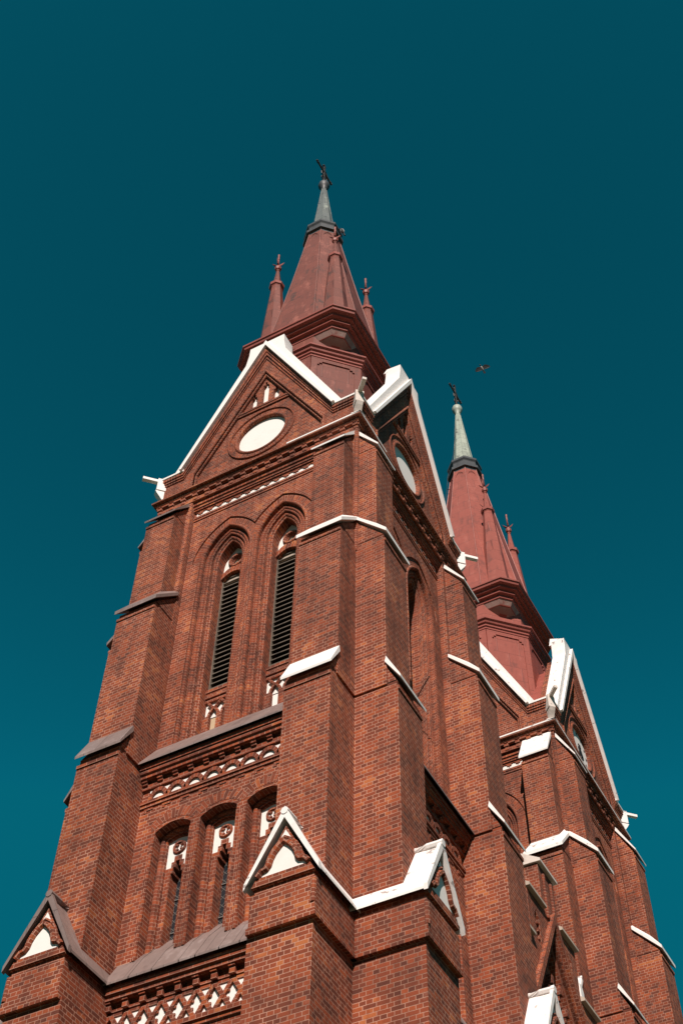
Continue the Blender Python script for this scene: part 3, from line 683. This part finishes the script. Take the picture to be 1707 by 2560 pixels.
def spire(tower, lean, red, capm):
    root = MB()
    # lower drum, string, upper drum
    root.octs([(h*T8,h,z) for h, z in ((2.52,39.6),(2.52,47.70))]); dr = root.build("drum", red, tower)
    s = MB(); s.octs([(h*T8,h,z) for h, z in ((2.5,47.68),(2.60,47.72),(2.60,47.82),(2.66,47.86),(2.66,47.98),(2.74,48.02),(2.78,48.14),(2.857,48.18),(2.857,48.28),(2.3,48.42))]); s.build("string_course", REDP, dr)
    s = MB(); s.octs([(h*T8,h,z) for h, z in ((2.3,48.3),(2.3,50.2))])
    for j in range(4):      # sunk panels on the axis faces
        pass
    s.build("upper_drum", red, dr)
    # raised frame of the drum panels: corner posts and a corbelled head
    fr = MB()
    ring = [(T8,-1),(1,-T8),(1,T8),(T8,1),(-T8,1),(-1,T8),(-1,-T8),(-T8,-1)]
    for i in range(8):
        a, b = Vector((*ring[i],0))*2.52, Vector((*ring[(i+1)%8],0))*2.52; t = (b-a).normalized(); n = Vector((t.y,-t.x,0))
        L = (b-a).length
        def quad(u0,u1,z0,z1,th=.05):
            lo = [a+t*u0+n*-.02, a+t*u1+n*-.02]; p = [a+t*u0+n*th, a+t*u1+n*th]
            fr.hexa([(*lo[0].xy,z0),(*p[0].xy,z0),(*p[1].xy,z0),(*lo[1].xy,z0)], [(*lo[0].xy,z1),(*p[0].xy,z1),(*p[1].xy,z1),(*lo[1].xy,z1)])
        quad(0,.26,43,47.70); quad(L-.26,L,43,47.70); quad(.26,L-.26,47.48,47.70)
        for u in (.26, L-.46): quad(u,u+.20,47.36,47.48)
        for u in (.26, L-.34): quad(u,u+.08,47.24,47.36)
        # small round-headed niches on the upper drum
        c = (a+b)/2*(2.3/2.52); rr = .33
        if i % 2 == 1 or True:
            pts = [(*(c+t*(rr*math.cos(x))+n*.02).xy, 49.0+.35*math.sin(x)+.0) for x in [math.pi*q/10 for q in range(11)]]
            if i in (1,3,5,7): fr.tube(pts, .05, 5)
    fr.build("panel_frame", red, dr)
    sp = bpy.data.objects.new("spire_base", None)
    p = MB(); p.octs([(1.45,1.72,49.10),(1.535,1.77,49.20),(1.70,2.10,49.50),(1.745,2.13,49.50),(1.82,2.28,49.78),(1.86,2.33,49.80),(1.86,2.36,49.98),(1.95,2.50,50.0),(1.95,2.50,50.17),
                      (2.05,2.65,50.19),(2.06,2.67,50.33),(2.15,2.82,50.35),(2.17,2.85,50.48),(2.20,2.90,50.50),(2.20,2.90,50.60),(1.9,2.5,50.62),(1.0,1.5,50.64)])
    plat = p.build("platform_cornice", REDP, tower)
    cb = MB(); cb.octs([(1.535,1.775,49.205),(1.70,2.105,49.495)]); cb.octs([(1.745,2.135,49.51),(1.825,2.285,49.77)]); cb.build("corbel_panel", GREYP, plat)
    Z0 = 50.5
    zz = lambda L: [(h*T8,h,z-Z0) for h, z in L]
    b = MB(); b.octs(zz([(2.62,50.5),(2.30,52.6),(1.60,57.6),(.80,63.75)]))
    # corner ribs of the sheet covering
    for i in range(8):
        b.tube([(ring[i][0]*h, ring[i][1]*h, z-Z0) for h, z in ((2.62,50.5),(2.30,52.6),(1.60,57.6),(.80,63.75))], .035, 5)
    body = b.build("spire", red, tower); body.location = (0, 0, Z0); body.rotation_euler = (0, lean, 0)
    c = MB(); c.octs(zz([(.80,63.45),(.86,63.7),(.96,63.72),(.97,63.92),(.84,64.0),(.84,64.35),(.86,64.4),(.93,64.5),(.93,64.66),(.6,64.72)])); c.build("spire_collar", LEAD, body)
    bl = MB()
    for i in range(8):     # blind arches under the collar
        a, b2 = Vector((*ring[i],0)), Vector((*ring[(i+1)%8],0)); cc = (a+b2)/2; t = (b2-a).normalized()
        f = lambda z: .80+(63.75-z)*.13
        bl.tube([tuple((cc*(f(63.0)+.01)+t*(.22*math.cos(x))).xy)+(62.92+.33*math.sin(x)-Z0,) for x in [math.pi*q/8 for q in range(9)]], .018, 4)
    bl.build("blind_arcade", red, body)
    cp = MB(); cp.octs(zz([(.62,64.70),(.55,65.1),(.36,67.5),(.13,70.55)]))
    for i in range(8): cp.tube([(ring[i][0]*h, ring[i][1]*h, z-Z0) for h, z in ((.62,64.7),(.55,65.1),(.36,67.5),(.13,70.55))], .018, 4)
    cap = cp.build("copper_cap", capm, body)
    lu = MB()
    for i in (1, 3, 5, 7):   # tiny gabled lucarnes on the diagonal... and axis faces
        a, b2 = Vector((*ring[i-1],0)), Vector((*ring[i],0)); cc = (a+b2)/2; n = cc.normalized(); t = Vector((-n.y,n.x,0))
        o = n*.66; z0 = 64.72-Z0
        A = [o-t*.22, o+t*.22]; ap = n*.62
        lu.face([(*A[0].xy,z0),(*A[1].xy,z0),(*ap.xy,z0+.5)]); bk = n*.35
        for q in A: lu.face([(*q.xy,z0),(*ap.xy,z0+.5),(*bk.xy,z0+.5),(*(q*.6).xy,z0)])
    lu.build("lucarne", LEAD, cap)
    o = MB(); o.rings([(.10,70.45-Z0),(.17,70.55-Z0),(.13,70.65-Z0),(.26,70.85-Z0),(.33,71.1-Z0),(.28,71.35-Z0),(.12,71.5-Z0),(0,71.52-Z0)], 10); o.build("orb", LEAD if capm is COPD else capm, body, smooth=True)
    x = MB(); zb = 71.4-Z0
    x.box(-.055,.055,-.055,.055,zb,73.72-Z0); x.box(-.075,.075,-.075,.075,zb,zb+.35)
    za = 73.02-Z0
    x.box(-.04,.04,-.66,.66,za-.06,za+.06)
    for (yy, z2) in ((-.74,za),(.74,za),(0,73.86-Z0)):    # trefoil ends
        for dy, dz in ((-.075,0),(.075,0),(0,.085),(0,-.06)):
            x.rings([(0,z2+dz-.07),(.06,z2+dz-.035),(.07,z2+dz),(.06,z2+dz+.035),(0,z2+dz+.07)], 6, 0, yy+dy)
    for s in (-1, 1):      # scrolls in the angles
        x.tube([(0,s*.06,za-.75),(0,s*.26,za-.62),(0,s*.30,za-.40),(0,s*.16,za-.28),(0,s*.06,za-.38)], .03, 5)
        x.tube([(0,s*.06,za+.42),(0,s*.22,za+.36),(0,s*.36,za+.20),(0,s*.40,za+.06)], .024, 5)
        x.tube([(0,s*.05,za-1.45),(0,s*.30,za-1.25),(0,s*.26,za-1.0),(0,s*.05,za-.85)], .03, 5)
    x.build("cross", IRON, body)
    for ax, ay in ((1,-1),(1,1),(-1,1),(-1,-1)):
        q = MB(); q.rings([(.74,0),(.66,.9),(.27,7.0)], 8, 0, 0, R(22.5)); pn = q.build("pinnacle", red, tower)
        pn.location = (ax*1.58, ay*1.58, Z0); pn.rotation_euler = (0, lean, 0)
        q = MB(); q.rings([(.25,6.95),(.30,7.05),(.36,7.1),(.37,7.30),(.34,7.34),(.20,7.42)], 8, 0, 0, R(22.5)); q.build("pinnacle_collar", REDP, pn)
        q = MB(); q.rings([(.21,7.40),(.14,8.15),(.075,8.85),(.10,8.88),(.10,8.94),(.065,8.98)], 8, 0, 0, R(22.5)); q.build("pinnacle_tip", red, pn)
        q = MB(); q.rings([(.06,8.95),(.14,9.03),(.175,9.14),(.15,9.26),(.07,9.36),(.075,9.42),(.04,9.46),(.035,10.1),(.05,10.12),(.05,10.42),(.06,10.46),(.055,10.62),(0,10.66)], 8)
        for j in range(4):
            an = j*math.pi/2+R(20); dx, dy = math.cos(an), math.sin(an)
            pts = [(.03*dx,.03*dy,9.42),(.13*dx,.13*dy,9.50),(.21*dx,.21*dy,9.60),(.30*dx,.30*dy,9.74)]
            q.tube(pts, .05, 4, [1.0,1.0,.75,.08])
        q.build("finial", REDP, pn)
    return body

# ------------------------------------------------------------------ first tower
def full_tower(name, label, loc, seen, white, left, lean, red, capm, cflash):
    t = thing(name, label, "bell tower", loc, "twin bell towers of the brick church")
    for k in range(4):
        det = k in seen
        wall(t, k, det)
        gable(t, k, det, white)
        for s in (-1, 1):
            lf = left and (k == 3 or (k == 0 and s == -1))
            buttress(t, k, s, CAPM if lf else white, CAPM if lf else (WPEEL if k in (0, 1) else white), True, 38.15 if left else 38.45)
        gargoyle(t, k, (WBAD if k == 0 else white))
        if det:
            for i in (0, 1): belfry_window(t, k, i)
            for i in (0, 1, 2): lower_window(t, k, i)
            sills(t, k); friezes(t, k)
    c = cornice(t)
    flashing(c, cflash, white if not left else WHITE)
    spire(t, lean, red, capm)
    return t

TA = full_tower("bell_tower", "nearer brick bell tower with plain white roundels in its gables and a weathered red spire", (0,0,0), (0,1), WHITE, True, R(-1.15), RED, COPD, [(0,1.35,4.26),(1,-4.26,-2.3)])
TB = full_tower("bell_tower", "farther brick bell tower with a clock in its gable and a pale copper spire tip", (0,D,0), (0,1), WPEEL, False, R(-0.75), RED2, COP, [(0,-4.26,4.26),(1,-4.26,4.26)])

# clock on the far tower's front gable
for g in TB.children:
    if g.name.startswith("gable") and abs(g.rotation_euler.z-math.pi/2) < .01:
        h = MB()
        for ang, L, wd in ((R(200), .82, .05), (R(152), .60, .065)):
            dx, dz = math.sin(ang), math.cos(ang); px, pz = dz, -dx
            P = lambda u, v: (u*dx+v*px, 41.05+u*dz+v*pz)
            h.plate([P(-.2,-wd*.6),P(L*.7,-wd),P(L,0),P(L*.7,wd),P(-.2,wd*.6)], [], -3.88, -3.84, 'both')
        h.rings([(0,0)], 4) if False else None
        h.plate([(.09*math.cos(2*math.pi*j/12), 41.05+.09*math.sin(2*math.pi*j/12)) for j in range(12)], [], -3.89, -3.8)
        for j in range(12):
            a = j*math.pi/6; dx, dz = math.sin(a), math.cos(a); px, pz = dz, -dx
            w2 = .045 if j % 3 else .07
            P = lambda u, v: (u*dx+v*px, 41.05+u*dz+v*pz)
            h.plate([P(.78,-w2),P(.93,-w2),P(.93,w2),P(.78,w2)], [], -3.818)
        h.build("clock_hands", BLACK, g)

# odds and ends fixed to the walls
m = MB(); m.tube([(4.02,2.50,30.6),(4.05,2.5,30.6)], .07, 8)
for (t, y, z) in ((TA, 2.70, 31.4), (TB, 2.70, 31.2)):
    m = MB(); m.tube([(3.9,y,z),(4.06,y,z)], .075, 8); m.build("vent_hole", BLACK, t)
m = MB(); m.tube([(3.6,.75,30.0),(4.25,.35,30.3)], .018, 5); m.build("iron_rod", IRON, TA)
m = MB(); pts = [(-2.25+.0,-1.2,52.5),(-1.75,-1.0,56.5),(-1.45,-.85,59.5),(-1.12,-.65,62.5),(-1.0,-.6,63.9),(-.62,-.4,66),(-.35,-.3,69)]
m.tube(pts, .012, 4)
for p in pts[1:4]: m.tube([p, (p[0]+.35,p[1]+.2,p[2])], .02, 4)
m.build("lightning_conductor", IRON, TB)

# ------------------------------------------------------------------ stepped gable between the towers (faces +X)
FA = thing("church_front", "weathered stepped brick gable of the church front standing in shade between the two towers", "church front", (0, D/2, 0))
def fy(m):  # geometry is modelled facing -Y and turned to face +X
    return m
m = MB()
XF = 4.40
steps = [(0.0,.64,28.35),(.64,1.92,26.55),(1.92,3.2,24.75),(3.2,4.45,22.95)]
outer = [(-4.45,GZ-.3),(-4.45,22.95),(-3.2,22.95),(-3.2,24.75),(-1.92,24.75),(-1.92,26.55),(-.64,26.55),(-.64,28.35),(.64,28.35),(.64,26.55),(1.92,26.55),(1.92,24.75),(3.2,24.75),(3.2,22.95),(4.45,22.95),(4.45,GZ-.3)]
rec = [(-3.55,14.0),(-3.55,20.0),(0,25.9),(3.55,20.0),(3.55,14.0)]
slots = []
for c, z in ((-1.28,24.95),(1.28,24.95),(-2.56,23.1),(2.56,23.1)):
    slots.append([(c-.17,z),(c+.17,z),(c+.17,z+.9),(c,z+1.2),(c-.17,z+.9)])
m.plate(outer, [rec]+slots, -XF, -XF+.45)
m.face([(-4.45,-XF+.35,GZ),(4.45,-XF+.35,GZ),(4.45,-XF+.35,23),(0,-XF+.35,26.6),(-4.45,-XF+.35,23)])
for c, z in ((-1.28,24.95),(1.28,24.95),(-2.56,23.1),(2.56,23.1)):
    m.face([(c-.3,-XF+.14,z-.1),(c+.3,-XF+.14,z-.1),(c+.3,-XF+.14,z+1.3),(c-.3,-XF+.14,z+1.3)])
    for j in range(3):
        m.box(c-.17,c-.06,-XF+.02,-XF+.2,z+.15+j*.28,z+.27+j*.28); m.box(c+.06,c+.17,-XF+.02,-XF+.2,z+.15+j*.28,z+.27+j*.28)
for s in (-1, 1): m.tube([(s*.3,-XF-.02,z) for z in (26.4,27.2,28.1)], .07, 6)
m.face([(-.64,-XF+.45,26),(.64,-XF+.45,26),(.64,-XF+.45,28.3),(-.64,-XF+.45,28.3)])
fw = m.build("wall", BR, FA); fw.rotation_euler = (0, 0, math.pi/2)
m = MB()
sl = 5.9/3.55
P = lambda d: [(-3.55-d, 14.0), (-3.55-d, 20.0+d*.1), (0, 25.9+d*2.0), (3.55+d, 20.0+d*.1), (3.55+d, 14.0)]
m.sweep(P, [(.42,-XF),(.42,-XF-.16),(.22,-XF-.16),(.22,-XF-.02),(.05,-XF-.02),(.05,-XF-.08),(0,-XF-.06),(0,-XF+.12),(-.18,-XF+.12),(-.18,-XF+.35)])
for s in (-1, 1):
    for j in range(9):
        u = (j+.6)/9.6; x, z = s*3.30*(1-u), 20.0+5.3*u-.25
        m.box(x-.09,x+.09,-XF+.06,-XF+.36,z-.42,z-.12); m.box(x-.06,x+.06,-XF+.14,-XF+.36,z-.60,z-.42)
rm_ = m.build("raking_moulding", BRM, FA); rm_.rotation_euler = (0, 0, math.pi/2)
LP = arcpath(-.55, .30, .25, 22.6, 21.2)
m = MB(); m.sweep(LP, [(-.12,-XF+.34)]+rollprof(-.12,0,-XF+.34,.07)+[(0,-XF+.5)]); m.sweep(LP, [(-.02,-XF+.335),(.28,-XF+.335)]) if False else None
lw = m.build("lancet", BRM, FA); lw.rotation_euler = (0, 0, math.pi/2)
m = MB(); m.plate(LP(.02), [], -XF+.335); m.build("lancet_dark_fill", DARK, lw)  # flat dark plate; the depth of the opening is only painted
def stepcap(x0, x1, z, mat, ridge=False):
    c = MB()
    if ridge:
        xm = (x0+x1)/2
        for a, b in ((x0-.1, xm), (xm, x1+.1)):
            za, zb = (z, z+.75) if b == xm else (z+.75, z)
            c.hexa([(a,-XF-.12,za),(b,-XF-.12,zb),(b,-XF+.7,zb),(a,-XF+.7,za)], [(a,-XF-.12,za+.08),(b,-XF-.12,zb+.08),(b,-XF+.7,zb+.08),(a,-XF+.7,za+.08)])
        c.plate([(x0,z),(x1,z),(xm,z+.75)], [], -XF, -XF+.6)
    else:
        c.hexa([(x0,-XF-.14,z),(x1,-XF-.14,z),(x1,-XF+.5,z+.02),(x0,-XF+.5,z+.02)], [(x0,-XF-.14,z+.10),(x1,-XF-.14,z+.10),(x1,-XF+.5,z+.5),(x0,-XF+.5,z+.5)])
    o = c.build("step_coping", mat, FA); o.rotation_euler = (0, 0, math.pi/2)
stepcap(-.72,.72,28.35,WBAD,False)
for s in (-1, 1):
    for a, b, z in ((.62,1.98,26.55),(1.90,3.26,24.75),(3.18,4.45,22.95)):
        x0, x1 = sorted((s*a, s*b)); stepcap(x0, x1, z, CONC)
m = MB(); m.rings([(.2,24.85),(.2,25.15),(.16,25.45),(0,25.7)], 4, 2.05, -XF+.1, R(45)); o = m.build("step_pinnacle", WHITE, FA); o.rotation_euler = (0,0,math.pi/2)

# ------------------------------------------------------------------ ground
m = MB(); m.face([(-600,-600,GZ),(600,-600,GZ),(600,600,GZ),(-600,600,GZ)]); gr = m.build("ground", LAWN); gr['kind'] = 'structure'

# ------------------------------------------------------------------ birds
def pix(u, v, dist):
    d = (r2*((u-853.5)/3388.534) - u2*((v-1280)/3388.534) + dirv); return CAM + d*(dist/d.length)
def skin(name, mat, parent, chain, edges, sub=2):
    me = bpy.data.meshes.new(name); me.from_pydata([c[:3] for c in chain], edges, [])
    o = bpy.data.objects.new(name, me); COL.objects.link(o)
    if parent: o.parent = parent
    bm = bmesh.new(); bm.from_mesh(me); ly = bm.verts.layers.skin.verify(); bm.verts.ensure_lookup_table()
    for i, v in enumerate(bm.verts): v[ly].radius = (chain[i][3], chain[i][4] if len(chain[i]) > 4 else chain[i][3])
    bm.verts[0][ly].use_root = True
    bm.to_mesh(me); bm.free()
    o.modifiers.new("skin", 'SKIN'); sm = o.modifiers.new("sub", 'SUBSURF'); sm.levels = sub; sm.render_levels = sub
    me.materials.append(mat); return o

# flying hooded crow: x = right wing, y = towards the head, z = back
fl = thing("crow", "hooded crow in flight alone in open sky above the farther spire", "bird", pix(1205, 921, 96), "crows about the towers")
xw = (r2*.93+u2*.37).normalized(); yh = (u2*.93-r2*.37).normalized(); zb_ = xw.cross(yh)
fl.matrix_world = Matrix.Translation(fl.location) @ Matrix((xw, yh, zb_)).transposed().to_4x4() @ Matrix.Rotation(R(18), 4, 'Y') @ Matrix.Rotation(R(-20), 4, 'X')
skin("body", GREYF, fl, [(0,0,0,.075),(0,.12,.01,.07),(0,.2,.02,.045),(0,-.12,0,.055),(0,-.2,0,.03)], [(0,1),(1,2),(0,3),(3,4)])
skin("head", BLACK, fl, [(0,.20,.02,.055),(0,.30,.02,.05),(0,.37,.01,.012),(0,.42,.0,.005)], [(0,1),(1,2),(2,3)])
def wing(s):
    P = [(0,.12),(.14,.17),(.30,.20),(.44,.13),(.56,.02),(.59,-.08),(.55,-.12),(.50,-.10),(.46,-.15),(.41,-.12),(.36,-.15),(.22,-.13),(.08,-.12),(0,-.08)]
    m = MB(); zf = lambda x: .02+.10*x - .32*max(0, x-.3)**2
    top = [(s*x, y, zf(x)+.012) for x, y in P]; bot = [(s*x, y, zf(x)-.012) for x, y in P]
    from_ = [Vector((x, y, 0)) for x, y in P]
    for t in tessellate_polygon([from_]):
        m.face([top[i] for i in t]); m.face([bot[i] for i in t][::-1])
    for i in range(len(P)):
        j = (i+1) % len(P); m.face([top[i], top[j], bot[j], bot[i]])
    m.build("wing", BLACK, fl)
wing(1); wing(-1)
m = MB()
P = [(-.03,-.14),(.03,-.14),(.09,-.36),(.05,-.41),(0,-.42),(-.05,-.41),(-.09,-.36)]
for t in tessellate_polygon([[Vector((x,y,0)) for x,y in P]]):
    m.face([(P[i][0],P[i][1],.008) for i in t]); m.face([(P[i][0],P[i][1],-.008) for i in t][::-1])
m.build("tail", BLACK, fl)

# perched hooded crow on the nearest corner pinnacle (beak towards the finial)
def perched(name, label, loc, ax, s, bm_, hm, group=None, tip=-24):
    o = thing(name, label, "bird", loc, group)
    x = ax.normalized(); y = Vector((-x.y, x.x, 0)); z = Vector((0,0,1)); y.normalize()
    o.matrix_world = Matrix.Translation(loc) @ Matrix((x, y, z)).transposed().to_4x4() @ Matrix.Rotation(R(tip), 4, 'Y') @ Matrix.Scale(s, 4)
    skin("body", bm_, o, [(0,0,.16,.085),(.07,0,.25,.075),(-.08,0,.08,.07),(-.14,0,.0,.045)], [(0,1),(0,2),(2,3)])
    skin("head", hm, o, [(.12,0,.32,.05),(.17,0,.34,.042),(.23,0,.33,.014),(.28,0,.315,.006)], [(0,1),(1,2),(2,3)])
    skin("tail", hm, o, [(-.10,0,.03,.05),(-.2,0,-.10,.045),(-.29,0,-.22,.04),(-.34,0,-.28,.03)], [(0,1),(1,2),(2,3)])
    for sy in (-1, 1):
        skin("wing", hm, o, [(.02,sy*.07,.2,.03),(-.08,sy*.075,.08,.035),(-.18,sy*.05,-.05,.03),(-.27,sy*.03,-.15,.012)], [(0,1),(1,2),(2,3)])
        skin("leg", hm, o, [(.0,sy*.03,.10,.012),(.03,sy*.03,.0,.009),(.06,sy*.03,-.01,.006)], [(0,1),(1,2)])
    return o
perched("crow", "hooded crow perched on a corner pinnacle finial beside the nearer spire", Vector((1.58-.02*9.6+.30, -1.58, 50.5+9.72)), Vector((-.93,-.10,0)), 1.15, GREYF, BLACK, "crows about the towers")
perched("pigeon", "small dark pigeon sitting on the ledge below the nearer spire", Vector((-.62,-2.70,50.60)), Vector((-.6,-.8,0)), .85, PIG, PIG)
